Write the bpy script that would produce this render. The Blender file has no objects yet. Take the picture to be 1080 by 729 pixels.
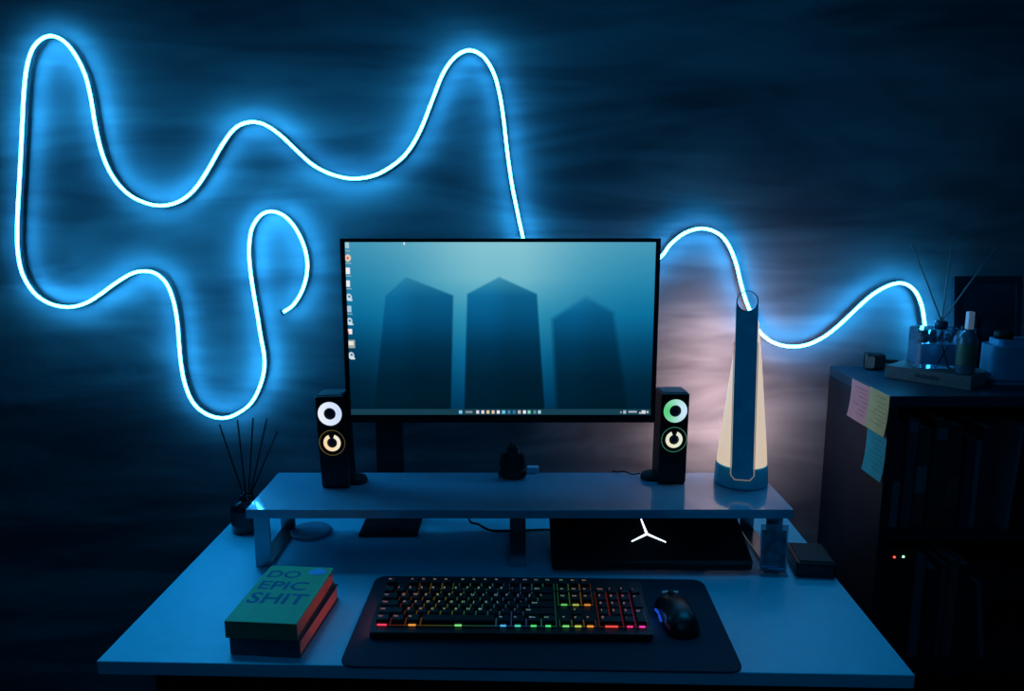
import bpy, bmesh, math, random
import numpy as np
from mathutils import Vector, Matrix, Euler
random.seed(7)
S = bpy.context.scene
COL = S.collection
R = math.radians
F, PITCH, CZ = 820.0, R(10.0), 1.42
CP, SP = math.cos(PITCH), math.sin(PITCH)

# ---------- camera calibration helpers (measurement only) ----------
def ray(px, py):
    a, b = (px - 540) / F, (py - 364.5) / F
    return Vector((a, CP - b * SP, -SP - b * CP))
def atz(px, py, z):
    d = ray(px, py); t = (z - CZ) / d.z
    return Vector((0, 0, CZ)) + d * t
def aty(px, py, Y):
    d = ray(px, py); t = Y / d.y
    return Vector((0, 0, CZ)) + d * t

# ---------- materials ----------
def srgb(*c):
    return tuple(((v / 255) / 12.92 if v / 255 <= .04045 else ((v / 255 + .055) / 1.055) ** 2.4) for v in c) + (1,)
def mat(name, color, rough=.5, metal=0, emit=None, strength=0, var=.12, scale=40, coat=0, trans=0, ior=1.45, bump=0, spec=.5):
    m = bpy.data.materials.new(name); m.use_nodes = True
    nt = m.node_tree; b = nt.nodes['Principled BSDF']
    b.inputs['Roughness'].default_value = rough; b.inputs['Metallic'].default_value = metal
    b.inputs['Coat Weight'].default_value = coat; b.inputs['Coat Roughness'].default_value = .05
    b.inputs['Transmission Weight'].default_value = trans; b.inputs['IOR'].default_value = ior
    b.inputs['Specular IOR Level'].default_value = spec
    tc = nt.nodes.new('ShaderNodeTexCoord'); nz = nt.nodes.new('ShaderNodeTexNoise')
    nz.inputs['Scale'].default_value = scale; nz.inputs['Detail'].default_value = 4
    nt.links.new(tc.outputs['Object'], nz.inputs['Vector'])
    rp = nt.nodes.new('ShaderNodeValToRGB')
    c = color if len(color) == 4 else tuple(color) + (1,)
    rp.color_ramp.elements[0].position = .3; rp.color_ramp.elements[1].position = .7
    rp.color_ramp.elements[0].color = tuple(v * (1 - var) for v in c[:3]) + (1,)
    rp.color_ramp.elements[1].color = tuple(min(1, v * (1 + var)) for v in c[:3]) + (1,)
    nt.links.new(nz.outputs['Fac'], rp.inputs['Fac']); nt.links.new(rp.outputs['Color'], b.inputs['Base Color'])
    if bump:
        bp = nt.nodes.new('ShaderNodeBump'); bp.inputs['Strength'].default_value = bump; bp.inputs['Distance'].default_value = .002
        nt.links.new(nz.outputs['Fac'], bp.inputs['Height']); nt.links.new(bp.outputs['Normal'], b.inputs['Normal'])
    if emit:
        b.inputs['Emission Color'].default_value = tuple(emit[:3]) + (1,); b.inputs['Emission Strength'].default_value = strength
    return m
def mat_attr(name, attr, strength, base=(.01, .01, .01, 1), rough=.35):
    m = bpy.data.materials.new(name); m.use_nodes = True
    nt = m.node_tree; b = nt.nodes['Principled BSDF']
    b.inputs['Base Color'].default_value = base; b.inputs['Roughness'].default_value = rough
    a = nt.nodes.new('ShaderNodeAttribute'); a.attribute_name = attr
    nt.links.new(a.outputs['Color'], b.inputs['Emission Color']); b.inputs['Emission Strength'].default_value = strength
    return m

# ---------- mesh builder ----------
class MB:
    def __init__(s): s.bm = bmesh.new()
    def _add(s, t, mtx=None, mi=0, smooth=False):
        if mtx is not None: bmesh.ops.transform(t, matrix=mtx, verts=t.verts)
        for f in t.faces: f.material_index = mi; f.smooth = smooth
        me = bpy.data.meshes.new('t'); t.to_mesh(me); t.free(); s.bm.from_mesh(me); bpy.data.meshes.remove(me); return s
    def box(s, x0, x1, y0, y1, z0, z1, bev=0, seg=2, mtx=None, mi=0):
        t = bmesh.new(); bmesh.ops.create_cube(t, size=1)
        for v in t.verts:
            v.co = Vector(((x0 + x1) / 2 + v.co.x * (x1 - x0), (y0 + y1) / 2 + v.co.y * (y1 - y0), (z0 + z1) / 2 + v.co.z * (z1 - z0)))
        if bev: bmesh.ops.bevel(t, geom=t.edges[:], offset=bev, segments=seg, profile=.5, affect='EDGES')
        return s._add(t, mtx, mi)
    def cyl(s, x, y, z0, z1, r0, r1=None, seg=32, mtx=None, mi=0, cap=True):
        r1 = r0 if r1 is None else r1
        t = bmesh.new(); bmesh.ops.create_cone(t, cap_ends=cap, segments=seg, radius1=r0, radius2=r1, depth=z1 - z0)
        bmesh.ops.translate(t, vec=(x, y, (z0 + z1) / 2), verts=t.verts)
        for f in t.faces: f.smooth = len(f.verts) == 4
        sm = [f.smooth for f in t.faces]
        if mtx is not None: bmesh.ops.transform(t, matrix=mtx, verts=t.verts)
        for f in t.faces: f.material_index = mi
        me = bpy.data.meshes.new('t'); t.to_mesh(me); t.free(); s.bm.from_mesh(me); bpy.data.meshes.remove(me); return s
    def lathe(s, prof, x=0, y=0, z=0, seg=40, mi=0, mtx=None):
        t = bmesh.new(); rings = []
        for r, h in prof:
            rings.append([t.verts.new((x + r * math.cos(2 * math.pi * k / seg), y + r * math.sin(2 * math.pi * k / seg), z + h)) for k in range(seg)])
        for a, b in zip(rings, rings[1:]):
            for k in range(seg): t.faces.new((a[k], a[(k + 1) % seg], b[(k + 1) % seg], b[k]))
        if prof[0][0] > 1e-6: t.faces.new(rings[0][::-1])
        if prof[-1][0] > 1e-6: t.faces.new(rings[-1])
        bmesh.ops.remove_doubles(t, verts=t.verts, dist=1e-6)
        return s._add(t, mtx, mi, True)
    def ell(s, c, r, mtx=None, mi=0, sub=3):
        t = bmesh.new(); bmesh.ops.create_icosphere(t, subdivisions=sub, radius=1)
        for v in t.verts: v.co = Vector((c[0] + v.co.x * r[0], c[1] + v.co.y * r[1], c[2] + v.co.z * r[2]))
        return s._add(t, mtx, mi, True)
    def bar(s, a, b, r, seg=10, r2=None, mi=0):
        a, b = Vector(a), Vector(b); d = b - a
        return s.cyl(0, 0, 0, d.length, r, r2, seg, mtx=Matrix.Translation(a) @ d.to_track_quat('Z', 'Y').to_matrix().to_4x4(), mi=mi)
    def tube(s, pts, r, seg=10, mi=0, closed=False):
        t = bmesh.new(); pts = [Vector(p) for p in pts]; rings = []; n = len(pts)
        up = Vector((0, 1, 0))
        for i, p in enumerate(pts):
            if closed: d = (pts[(i + 1) % n] - pts[i - 1]).normalized()
            else: d = (pts[min(i + 1, n - 1)] - pts[max(i - 1, 0)]).normalized()
            u = up - d * up.dot(d)
            if u.length < .05: u = Vector((0, 0, 1)) - d * d.z
            u.normalize(); w = d.cross(u)
            rings.append([t.verts.new(p + (u * math.cos(2 * math.pi * k / seg) + w * math.sin(2 * math.pi * k / seg)) * r) for k in range(seg)])
        for i in range(n if closed else n - 1):
            a, b = rings[i], rings[(i + 1) % n]
            for k in range(seg): t.faces.new((a[k], a[(k + 1) % seg], b[(k + 1) % seg], b[k]))
        if not closed: t.faces.new(rings[0][::-1]); t.faces.new(rings[-1])
        bmesh.ops.recalc_face_normals(t, faces=t.faces)
        return s._add(t, None, mi, True)
    def poly(s, pts, z0, z1, mtx=None, mi=0, bev=0):
        t = bmesh.new(); vs = [t.verts.new((p[0], p[1], z0)) for p in pts]; f = t.faces.new(vs)
        r = bmesh.ops.extrude_face_region(t, geom=[f]); bmesh.ops.translate(t, vec=(0, 0, z1 - z0), verts=[v for v in r['geom'] if isinstance(v, bmesh.types.BMVert)])
        bmesh.ops.recalc_face_normals(t, faces=t.faces)
        if bev: bmesh.ops.bevel(t, geom=[e for e in t.edges if abs(e.verts[0].co.z - e.verts[1].co.z) < 1e-7], offset=bev, segments=2, affect='EDGES')
        return s._add(t, mtx, mi)
    def frommesh(s, me, mtx, mi=0):
        t = bmesh.new(); t.from_mesh(me); return s._add(t, mtx, mi)
    def build(s, name, mats, parent=None):
        me = bpy.data.meshes.new(name); s.bm.to_mesh(me); s.bm.free()
        for m in (mats if isinstance(mats, (list, tuple)) else [mats]): me.materials.append(m)
        o = bpy.data.objects.new(name, me); COL.objects.link(o)
        if parent is not None: o.parent = parent
        return o
def tag(o, label, cat, group=None):
    o['label'] = label; o['category'] = cat
    if group: o['group'] = group
    return o
def thing(name, label, cat, loc=(0, 0, 0), rz=0, group=None, rot=None):
    o = bpy.data.objects.new(name, None); COL.objects.link(o); o.empty_display_size = .02
    o.location = loc; o.rotation_euler = rot if rot else (0, 0, rz)
    return tag(o, label, cat, group)
def struct(o): o['kind'] = 'structure'; return o
def rrect(w, h, r, n=6, cx=0, cy=0):
    pts = []
    for sx, sy, a0 in ((1, 1, 0), (-1, 1, 90), (-1, -1, 180), (1, -1, 270)):
        for k in range(n + 1):
            a = R(a0 + 90 * k / n); pts.append((cx + sx * (w / 2 - r) + r * math.cos(a), cy + sy * (h / 2 - r) + r * math.sin(a)))
    return pts
def text_mesh(txt, size, extrude=0, spacing=1, line=1, offset=0, align='LEFT'):
    c = bpy.data.curves.new('txt', 'FONT'); c.body = txt; c.size = size; c.extrude = extrude
    c.space_character = spacing; c.space_line = line; c.offset = offset; c.align_x = align; c.resolution_u = 3
    o = bpy.data.objects.new('txt', c); COL.objects.link(o); bpy.context.view_layer.update()
    me = bpy.data.meshes.new_from_object(o.evaluated_get(bpy.context.evaluated_depsgraph_get()))
    bpy.data.objects.remove(o); bpy.data.curves.remove(c)
    return me
def spline(pts, sub=6):
    out = []; n = len(pts)
    for i in range(n - 1):
        p0, p1, p2, p3 = pts[max(i - 1, 0)], pts[i], pts[i + 1], pts[min(i + 2, n - 1)]
        for k in range(sub):
            t = k / sub
            out.append(.5 * ((2 * p1) + (p2 - p0) * t + (2 * p0 - 5 * p1 + 4 * p2 - p3) * t * t + (3 * p1 - p0 - 3 * p2 + p3) * t ** 3))
    out.append(pts[-1]); return out

# =============================== SETTING ===============================
WY = 1.72
def wall_mat():
    m = bpy.data.materials.new('smoky_blue_plaster'); m.use_nodes = True
    nt = m.node_tree; b = nt.nodes['Principled BSDF']; L = nt.links.new
    b.inputs['Roughness'].default_value = .75; b.inputs['Specular IOR Level'].default_value = .2
    tc = nt.nodes.new('ShaderNodeTexCoord')
    def layer(scale, sx, sz, det, dist, p0, p1):
        mp = nt.nodes.new('ShaderNodeMapping'); mp.inputs['Scale'].default_value = (sx, 1, sz)
        n = nt.nodes.new('ShaderNodeTexNoise'); n.inputs['Scale'].default_value = scale; n.inputs['Detail'].default_value = det
        n.inputs['Distortion'].default_value = dist; n.inputs['Roughness'].default_value = .55
        L(tc.outputs['Object'], mp.inputs['Vector']); L(mp.outputs['Vector'], n.inputs['Vector'])
        r = nt.nodes.new('ShaderNodeMapRange'); r.inputs['From Min'].default_value = p0; r.inputs['From Max'].default_value = p1
        r.interpolation_type = 'SMOOTHSTEP'; L(n.outputs['Fac'], r.inputs['Value']); return r.outputs['Result'], n
    a, _ = layer(1.5, .8, 3.4, 3, 1.1, .36, .62)
    c, n2 = layer(3, .7, 4.5, 2, .8, .35, .68)
    d, n3 = layer(30, 1, 1, 3, 0, .3, .7)
    mx = nt.nodes.new('ShaderNodeMath'); mx.operation = 'MULTIPLY_ADD'; mx.inputs[1].default_value = .3; L(c, mx.inputs[0]); 
    ml = nt.nodes.new('ShaderNodeMath'); ml.operation = 'MULTIPLY'; ml.inputs[1].default_value = .62; L(a, ml.inputs[0]); L(ml.outputs[0], mx.inputs[2])
    rp = nt.nodes.new('ShaderNodeValToRGB'); L(mx.outputs[0], rp.inputs['Fac'])
    rp.color_ramp.elements[0].color = (.11, .125, .15, 1); rp.color_ramp.elements[1].color = (.34, .40, .44, 1)
    L(rp.outputs['Color'], b.inputs['Base Color'])
    bp = nt.nodes.new('ShaderNodeBump'); bp.inputs['Strength'].default_value = .25; bp.inputs['Distance'].default_value = .004
    L(n3.outputs['Fac'], bp.inputs['Height']); L(bp.outputs['Normal'], b.inputs['Normal'])
    return m
M_WALL = wall_mat()
M_DARKROOM = mat('dark_room_paint', (.06, .08, .10), .8)
M_FLOOR = mat('dark_floor', (.03, .03, .035), .5, scale=8)
struct(MB().box(-2.4, 1.9, WY, WY + .1, 0, 2.5).build('wall_back', M_WALL))
struct(MB().box(-2.5, -2.4, -.6, WY + .1, 0, 2.5).build('wall_left', M_DARKROOM))
struct(MB().box(1.9, 2.0, -.6, WY + .1, 0, 2.5).build('wall_right', M_DARKROOM))
struct(MB().box(-2.5, 2.0, -.6, WY + .1, -.05, 0).build('floor', M_FLOOR))
struct(MB().box(-2.5, 2.0, -.6, WY + .1, 2.5, 2.55).build('ceiling', M_DARKROOM))
struct(MB().box(-2.4, 1.9, WY - .015, WY, 0, .08, bev=.003).build('baseboard_back', M_DARKROOM))

# =============================== NEON STRIP ===============================
px = [(299,329),(309,322),(318,308),(323,292),(324,276),(320,258),(311,240),(300,228),(287,223),(275,227),(266,240),(263,256),(263,275),(266,300),(271,330),(275,355),(279,380),(276,402),(265,425),(247,438),(232,441),(216,436),(203,424),(195,405),(191,385),(189,365),(187,340),(183,318),(176,300),(165,289),(152,286),(138,289),(120,300),(105,311),(90,320),(72,324),(52,320),(36,309),(24,290),(19,268),(18,245),(19,215),(21,180),(23,140),(25,100),(28,72),(34,52),(44,41),(55,38),(68,44),(80,59),(90,80),(96,105),(101,135),(108,163),(118,185),(132,202),(148,212),(168,217),(188,213),(205,200),(220,178),(233,155),(247,136),(262,129),(278,131),(295,142),(312,158),(330,174),(350,184),(372,188.5),(395,185),(415,174),(430,160),(443,138),(455,108),(467,78),(480,60),(495,53),(510,60),(521,78),(527,100),(531,125),(535,160),(540,195),(546,225),(551,248),(558,275),(575,303),(605,318),(640,313),(670,293),(697,271),(707,258),(722,246),(740,241),(757,246),(768,258),(776,277),(781,297),(786,315),(791,328),(796,341),(803,352),(815,361),(832,365.5),(850,364),(868,356),(885,343),(903,326),(920,311),(938,301),(953,299),(965,307),(972,322),(975,340),(976,352),(977,370)]
pts = spline([aty(x, y, 1.694) for x, y in px], 4)
neon = thing('neon_strip', 'long glowing blue-white neon rope light looping in waves across the dark wall', 'neon light', (0, 1.70, 1.4))
def rel(ps, o): return [Vector(p) - o.location for p in ps]
M_NEON = mat('neon_glow', (.8, .9, 1), .4, emit=(.034, .44, 1.0), strength=31, var=0)
M_NEONBACK = mat('silicone_channel', (.05, .06, .08), .6)
MB().tube(rel(pts, neon), .0034, 10).build('glowing_tube', M_NEON, neon)
back = [p + Vector((0, .0078, 0)) for p in pts]
MB().tube(rel(back, neon), .0030, 8).build('mounting_channel', M_NEONBACK, neon)
e = pts[0] - (pts[1] - pts[0]).normalized() * .004
MB().bar(e - neon.location, pts[0] - neon.location, .007, 12).build('end_cap', M_NEONBACK, neon)

# =============================== DESK ===============================
DZ = .75
FL, FR = atz(101.5, 697.6, DZ), atz(965.5, 712.5, DZ)
dd = (FR - FL); DW = dd.length; DROT = math.atan2(dd.y, dd.x)
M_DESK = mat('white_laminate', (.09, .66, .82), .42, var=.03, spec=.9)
M_STEEL = mat('black_steel', (.012, .014, .018), .4, .3)
desk = thing('desk', 'wide white glossy desk in front of the wall carrying the monitor shelf and keyboard', 'desk', (FL.x, FL.y, 0), DROT)
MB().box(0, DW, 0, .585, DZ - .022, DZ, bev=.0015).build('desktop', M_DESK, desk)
for x in (.06, DW - .11):
    for y in (.05, .50):
        MB().box(x, x + .05, y, y + .05, .0, DZ - .0225, bev=.003).build('leg', M_STEEL, desk)
MB().box(.112, DW - .112, .06, .09, DZ - .09, DZ - .024, bev=.002).build('front_rail', M_STEEL, desk)
MB().box(.112, DW - .112, .51, .54, DZ - .09, DZ - .024, bev=.002).build('rear_rail', M_STEEL, desk)
MB().box(.17, .52, .095, .46, DZ - .12, DZ - .024, bev=.003).build('drawer', M_STEEL, desk)

# =============================== MONITOR SHELF ===============================
SZ = .87
a0, a1 = atz(258, 538.5, SZ), atz(837, 537, SZ)
SX0, SX1, SY0 = a0.x, a1.x, (a0.y + a1.y) / 2
SY1 = atz(300, 498.5, SZ).y
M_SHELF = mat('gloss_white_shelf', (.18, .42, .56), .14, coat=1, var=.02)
M_CHROME = mat('brushed_chrome', (.30, .34, .38), .22, .9)
shelf = thing('monitor_riser', 'long glossy white desk shelf on metal frame legs holding speakers and lamp', 'desk shelf', ((SX0 + SX1) / 2, SY0, DZ))
hw = (SX1 - SX0) / 2
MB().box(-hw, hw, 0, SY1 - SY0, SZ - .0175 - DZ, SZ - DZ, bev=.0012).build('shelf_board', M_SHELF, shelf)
def leg_frame(cx, w=.03):
    b = MB(); D = SY1 - SY0; h = SZ - .018 - DZ
    b.box(cx - w / 2, cx + w / 2, .012, .018, .001, h, bev=.001).box(cx - w / 2, cx + w / 2, D - .03, D - .024, .001, h, bev=.001)
    b.box(cx - w / 2, cx + w / 2, .018, D - .03, .001, .007, bev=.001).box(cx - w / 2, cx + w / 2, .018, D - .03, h - .006, h, bev=.001)
    return b
xm = atz(546, 600, DZ).x - (SX0 + SX1) / 2
for c in (-hw + .024, xm, hw - .03): leg_frame(c).build('leg', M_CHROME, shelf)

# =============================== MONITOR ===============================
MY = 1.50
tl, tr, bl, br = aty(357.5, 251.5, MY), aty(697.5, 251.5, MY), aty(367, 445.5, MY), aty(690, 445.5, MY)
mx0, mx1 = (tl.x + bl.x) / 2, (tr.x + br.x) / 2
mz1, mz0 = tl.z, bl.z
MW, MH = mx1 - mx0, mz1 - mz0
M_BLACK = mat('black_plastic', (.008, .010, .014), .38)
M_BLACKM = mat('matte_black', (.006, .008, .011), .6)
mon = thing('monitor', 'large black flat computer monitor showing three dark towers in blue mist', 'monitor', ((mx0 + mx1) / 2, MY, DZ))
zb = mz0 - DZ
MB().box(-MW / 2, MW / 2, 0.0, .012, zb, zb + MH, bev=.0015).box(-MW / 2 + .03, MW / 2 - .03, .012, .035, zb + .03, zb + MH - .04, bev=.006).build('housing', M_BLACK, mon)
MB().box(-MW / 2, MW / 2, -.002, 0, zb, zb + .0155).box(-MW / 2, MW / 2, -.002, 0, zb + MH - .007, zb + MH)\
    .box(-MW / 2, -MW / 2 + .009, -.002, 0, zb + .0155, zb + MH - .007).box(MW / 2 - .009, MW / 2, -.002, 0, zb + .0155, zb + MH - .007).build('bezel', M_BLACK, mon)
# --- picture on the screen, one colour per grid vertex
NX, NY = 641, 361
u, v = np.meshgrid(np.linspace(0, 1, NX), np.linspace(0, 1, NY))
def lin(c): c = np.asarray(c, float) / 255; return np.where(c <= .04045, c / 12.92, ((c + .055) / 1.055) ** 2.4)
def ramp(t, stops):
    xs = [s[0] for s in stops]; return np.stack([np.interp(t, xs, [s[1][k] for s in stops]) for k in range(3)], -1)
def uvp(x, y):
    vv = (y - 256) / 181.; xl = 363 + 6 * vv; xr = 694 - 7 * vv; return (x - xl) / (xr - xl), vv
core = ramp(v, [(0, (138, 200, 214)), (.2, (118, 190, 208)), (.42, (50, 150, 184)), (.65, (12, 112, 158)), (.85, (0, 78, 122)), (1, (0, 52, 88))])
edge = ramp(v, [(0, (62, 148, 182)), (.2, (30, 130, 172)), (.42, (4, 104, 152)), (.6, (0, 62, 98)), (.8, (0, 32, 52)), (1, (0, 24, 38))])
lat = np.clip(np.exp(-((u - .47) / .36) ** 2 * 1.6) + .10 * (u > .5), 0, 1)[..., None]
img = edge * (1 - lat) + core * lat
def inside(poly, soft):
    d = np.full(u.shape, 9.0); asp = 1.778; n = len(poly)
    P = [(p[0] * asp, p[1]) for p in poly]
    for i in range(n):
        x1, y1 = P[i]; x2, y2 = P[(i + 1) % n]; L = math.hypot(x2 - x1, y2 - y1)
        d = np.minimum(d, -((x2 - x1) * (v - y1) - (y2 - y1) * (u * asp - x1)) / L * -1)
    return np.clip(d / soft + .5, 0, 1)
towers = [[(428, 291.5), (478, 310.5), (474.5, 440), (393, 440), (406, 311)], [(527, 291.5), (567, 309), (575, 440), (489, 440), (493, 309)], [(619.5, 311.5), (648, 328), (664, 440), (588, 440), (583, 335)]]
for k, T in enumerate(towers):
    a = inside([uvp(*p) for p in T], .012 if k < 2 else .03)
    ax, ay = uvp(*T[0])
    pc = ramp(v, [(.18, (30, 122, 162)), (.32, (10, 98, 146)), (.45, (2, 78, 122)), (.6, (0, 48, 78)), (.78, (0, 30, 48)), (1, (0, 24, 38))])
    pc = pc * (1 + .06 * np.clip((ax - u) * 30, -1, 1) * 1)[..., None]
    a = a * np.clip((v - ay) / .10 * .35 + .62, 0, 1) * (.97 if k < 2 else .86)
    img = img * (1 - a[..., None]) + pc * a[..., None]
def rect(x0, x1, y0, y1, c, round_=False):
    (ua, va), (ub, vb) = uvp(x0, y0), uvp(x1, y1)
    if round_:
        msk = ((u - (ua + ub) / 2) / ((ub - ua) / 2)) ** 2 + ((v - (va + vb) / 2) / ((vb - va) / 2)) ** 2 <= 1
    else: msk = (u >= ua) & (u <= ub) & (v >= va) & (v <= vb)
    img[msk] = c
# taskbar
rect(300, 750, 430.8, 438, (22, 62, 78))
rect(483.5, 487, 432, 435.5, (130, 205, 240)); rect(490.5, 498, 432.6, 435.2, (120, 140, 150))
for x, c in ((503.6, (225, 225, 235)), (508.7, (235, 225, 235)), (514.2, (235, 205, 160)), (520, (230, 200, 180)), (525.5, (240, 240, 245)), (531, (110, 200, 235)), (536.5, (60, 130, 170)), (542, (50, 120, 170)), (547.5, (200, 190, 185)), (553, (240, 245, 245)), (558, (130, 215, 190)), (564, (90, 140, 150)), (569, (170, 215, 225))):
    rect(x - 1.5, x + 1.5, 432, 435.5, c)
rect(655, 656, 433, 435, (190, 200, 205)); rect(658.2, 661, 432, 435.5, (170, 190, 200)); rect(663.5, 672.5, 432.8, 434.6, (165, 180, 190))
rect(675, 677, 434, 435.6, (220, 225, 230)); rect(677.5, 682, 432.3, 435.6, (215, 225, 232)); rect(683, 684.6, 432.5, 435.2, (190, 200, 210))
# desktop icons
IC = [(365.3, 259.5, (170, 205, 220), 0), (366, 272.5, (235, 210, 190), 1), (366, 285.5, (240, 245, 250), 0), (366.3, 298.5, (240, 245, 250), 0), (367, 313, (200, 225, 240), 2), (367.3, 324.5, (170, 205, 235), 0), (367.5, 338, (200, 225, 240), 2), (368, 348.5, (245, 240, 245), 3), (369, 361, (190, 190, 180), 4), (369.3, 374, (205, 225, 240), 2)]
for x, y, c, k in IC:
    if k == 0: rect(x - 2.2, x + 2.2, y - 3.4, y + 3, c)
    elif k == 1: rect(x - 3.4, x + 3.4, y - 4, y + 3.2, c, True); rect(x - 1.4, x + 1.4, y - 1.6, y + 1.2, (210, 120, 80), True)
    elif k == 2: rect(x - 3.3, x + 3.3, y - 4.4, y + 3.2, c, True); rect(x - 1, x + 1.8, y - 2.6, y - .3, (40, 110, 150), True); rect(x, x + 4, y + 1.5, y + 3.3, (210, 230, 240))
    elif k == 3: rect(x - 3.2, x + 2.6, y - 3.2, y + 2.4, c); rect(x - 3.2, x - 1.2, y - .5, y + 2.4, (200, 70, 70))
    else: rect(x - 4.6, x + 4.4, y - 4.4, y + 4.2, (165, 170, 165)); rect(x - 3, x + 2.8, y - 2.8, y + 1.4, (235, 235, 225))
    if k in (0, 1): rect(x - 3.6, x + 3.6, y + 4.6, y + 5.6, (150, 180, 195))
rect(425.5, 427, 256.3, 258.6, (235, 245, 250))
img = lin(img)
sx0, sx1, sz0, sz1 = -MW / 2 + .009, MW / 2 - .009, zb + .0155, zb + MH - .007
co = np.stack([sx0 + u * (sx1 - sx0), np.full_like(u, -.0004), sz1 - v * (sz1 - sz0)], -1).reshape(-1, 3)
idx = np.arange(NX * NY).reshape(NY, NX)
q = np.stack([idx[:-1, :-1], idx[1:, :-1], idx[1:, 1:], idx[:-1, 1:]], -1).reshape(-1, 4)
me = bpy.data.meshes.new('screen'); me.vertices.add(len(co)); me.vertices.foreach_set('co', co.ravel())
me.loops.add(q.size); me.loops.foreach_set('vertex_index', q.ravel().astype(np.int32))
me.polygons.add(len(q)); me.polygons.foreach_set('loop_start', (np.arange(len(q)) * 4).astype(np.int32)); me.update(calc_edges=True)
at = me.color_attributes.new('Picture', 'FLOAT_COLOR', 'POINT')
at.data.foreach_set('color', np.concatenate([img.reshape(-1, 3), np.ones((NX * NY, 1))], 1).ravel().astype(np.float32))
me.materials.append(mat_attr('screen_picture', 'Picture', .95, rough=.5))
scr = bpy.data.objects.new('screen', me); COL.objects.link(scr); scr.parent = mon
# stand: column offset to the left, plate foot on the desk, arm to the back of the panel
pc = aty(411, 470, 1.61); cx = pc.x - mon.location.x
MB().box(cx - .029, cx + .029, 1.604 - MY, 1.622 - MY, .008, .40, bev=.003).build('stand_column', M_BLACK, mon)
b0, b1 = atz(378, 567, DZ), atz(440.5, 567, DZ)
MB().box(b0.x - mon.location.x, b1.x - mon.location.x, b0.y - MY, b0.y + .115 - MY, .0005, .008, bev=.002).build('stand_foot', M_BLACK, mon)
MB().box(cx - .029, .06, .086, .103, .345, .395, bev=.004).box(-.05, .05, .036, .09, .32, .42, bev=.004).build('stand_arm', M_BLACK, mon)

# =============================== SPEAKERS ===============================
M_SPK = mat('speaker_shell', (.006, .007, .009), .3)
M_SPKTOP = mat('speaker_mesh_top', (.12, .10, .10), .7, bump=.5, scale=300)
M_CONE = mat('speaker_cone', (.012, .03, .045), .45)
def ring_mesh(r0, r1, y, seg=64, gap=0, cols=None):
    t = bmesh.new(); lay = t.loops.layers.float_color.new('Col'); g = R(gap)
    prev = None; st = math.pi / 2 + g; en = math.pi / 2 + 2 * math.pi - g
    for k in range(seg + 1):
        a = st + (en - st) * k / seg; c, s_ = math.cos(a), math.sin(a)
        cur = [t.verts.new((r0 * c, y, r0 * s_)), t.verts.new((((r0 + r1) / 2) * c, y - .0012, ((r0 + r1) / 2) * s_)), t.verts.new((r1 * c, y, r1 * s_))]
        if prev:
            for i in (0, 1):
                f = t.faces.new((prev[i], prev[i + 1], cur[i + 1], cur[i])); f.smooth = True
                for l in f.loops:
                    w = .5 + .5 * math.cos(math.atan2(l.vert.co.z, l.vert.co.x) - cols[2]); l[lay] = tuple(cols[0][j] * (1 - w) + cols[1][j] * w for j in range(3)) + (1,)
        prev = cur
    bmesh.ops.recalc_face_normals(t, faces=t.faces)
    me = bpy.data.meshes.new('ring'); t.to_mesh(me); t.free()
    if me.polygons[0].normal.y > 0: me.flip_normals()
    return me
def speaker(pxb, pyb, label, rz, foot_side, c_top, c_low, c_out, lean):
    p = atz(pxb, pyb, SZ)
    t = thing('speaker', label, 'speaker', (p.x, p.y + .028, SZ), rz, 'pair of ring-lit speakers on the desk shelf')
    H, w, d = .185, .0282, .055
    sh = Matrix.Translation((0, 0, .004)) @ Matrix.Rotation(lean, 4, 'Y')
    T = MB().box(-w, w, -.028, d - .028, 0, H, bev=.0025, mtx=sh).build('cabinet', M_SPK, t)
    MB().box(-w + .003, w - .003, -.025, d - .031, H, H + .0022, bev=.001, mtx=sh).build('top_panel', M_SPKTOP, t)
    MB().box(-w + .002, w - .002, -.026, d - .03, -.004, 0.001, mtx=sh).build('base_pad', M_BLACKM, t)
    def emitring(nm, me, strength):
        me.transform(sh); me.materials.append(mat_attr(nm + '_light', 'Col', strength)); o = bpy.data.objects.new(nm, me); COL.objects.link(o); o.parent = t; RG.append(o)
    RG = []
    def off(me, z): me.transform(Matrix.Translation((0, 0, z))); return me
    z1, z2 = H - .035, H - .094
    emitring('upper_light_ring', off(ring_mesh(.0118, .0238, -.0290, cols=c_top), z1), 1.0)
    emitring('lower_light_ring', off(ring_mesh(.0100, .0172, -.0290, gap=20, cols=c_low), z2), 1.0)
    emitring('outer_trim_ring', off(ring_mesh(.0245, .0262, -.0286, cols=c_out), z2), 1.0)
    for z, r, q_ in ((z1, .0115, 0), (z2, .009, 1)):
        MB().ell((0, -.0275, z), (r, .004, r), mtx=sh).build('driver_cone', M_CONE, RG[q_])
    MB().lathe([(0, 0), (.02, 0), (.021, .004), (.018, .012), (.008, .017), (0, .018)], foot_side * .034, .012, 0).build('volume_knob', M_BLACKM, t)
    return t
W = (.95, .97, 1.0)
speaker(355, 515.5, 'black ring-lit speaker left of the monitor with white upper and amber lower ring', R(-3), 1,
        ((.80, .86, .96), (.62, .74, .98), 0), ((.95, .70, .38), (.90, .82, .66), .5), ((.10, .07, .01), (.06, .05, .02), 0), R(-2.2))
speaker(707.5, 511.5, 'black ring-lit speaker right of the monitor with green upper and cream lower ring', R(4), -1,
        ((.10, .62, .22), (.60, .80, .95), .0), ((.80, .78, .58), (.75, .82, .66), .5), ((.02, .14, .07), (.04, .14, .09), 0), R(.6))

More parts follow.
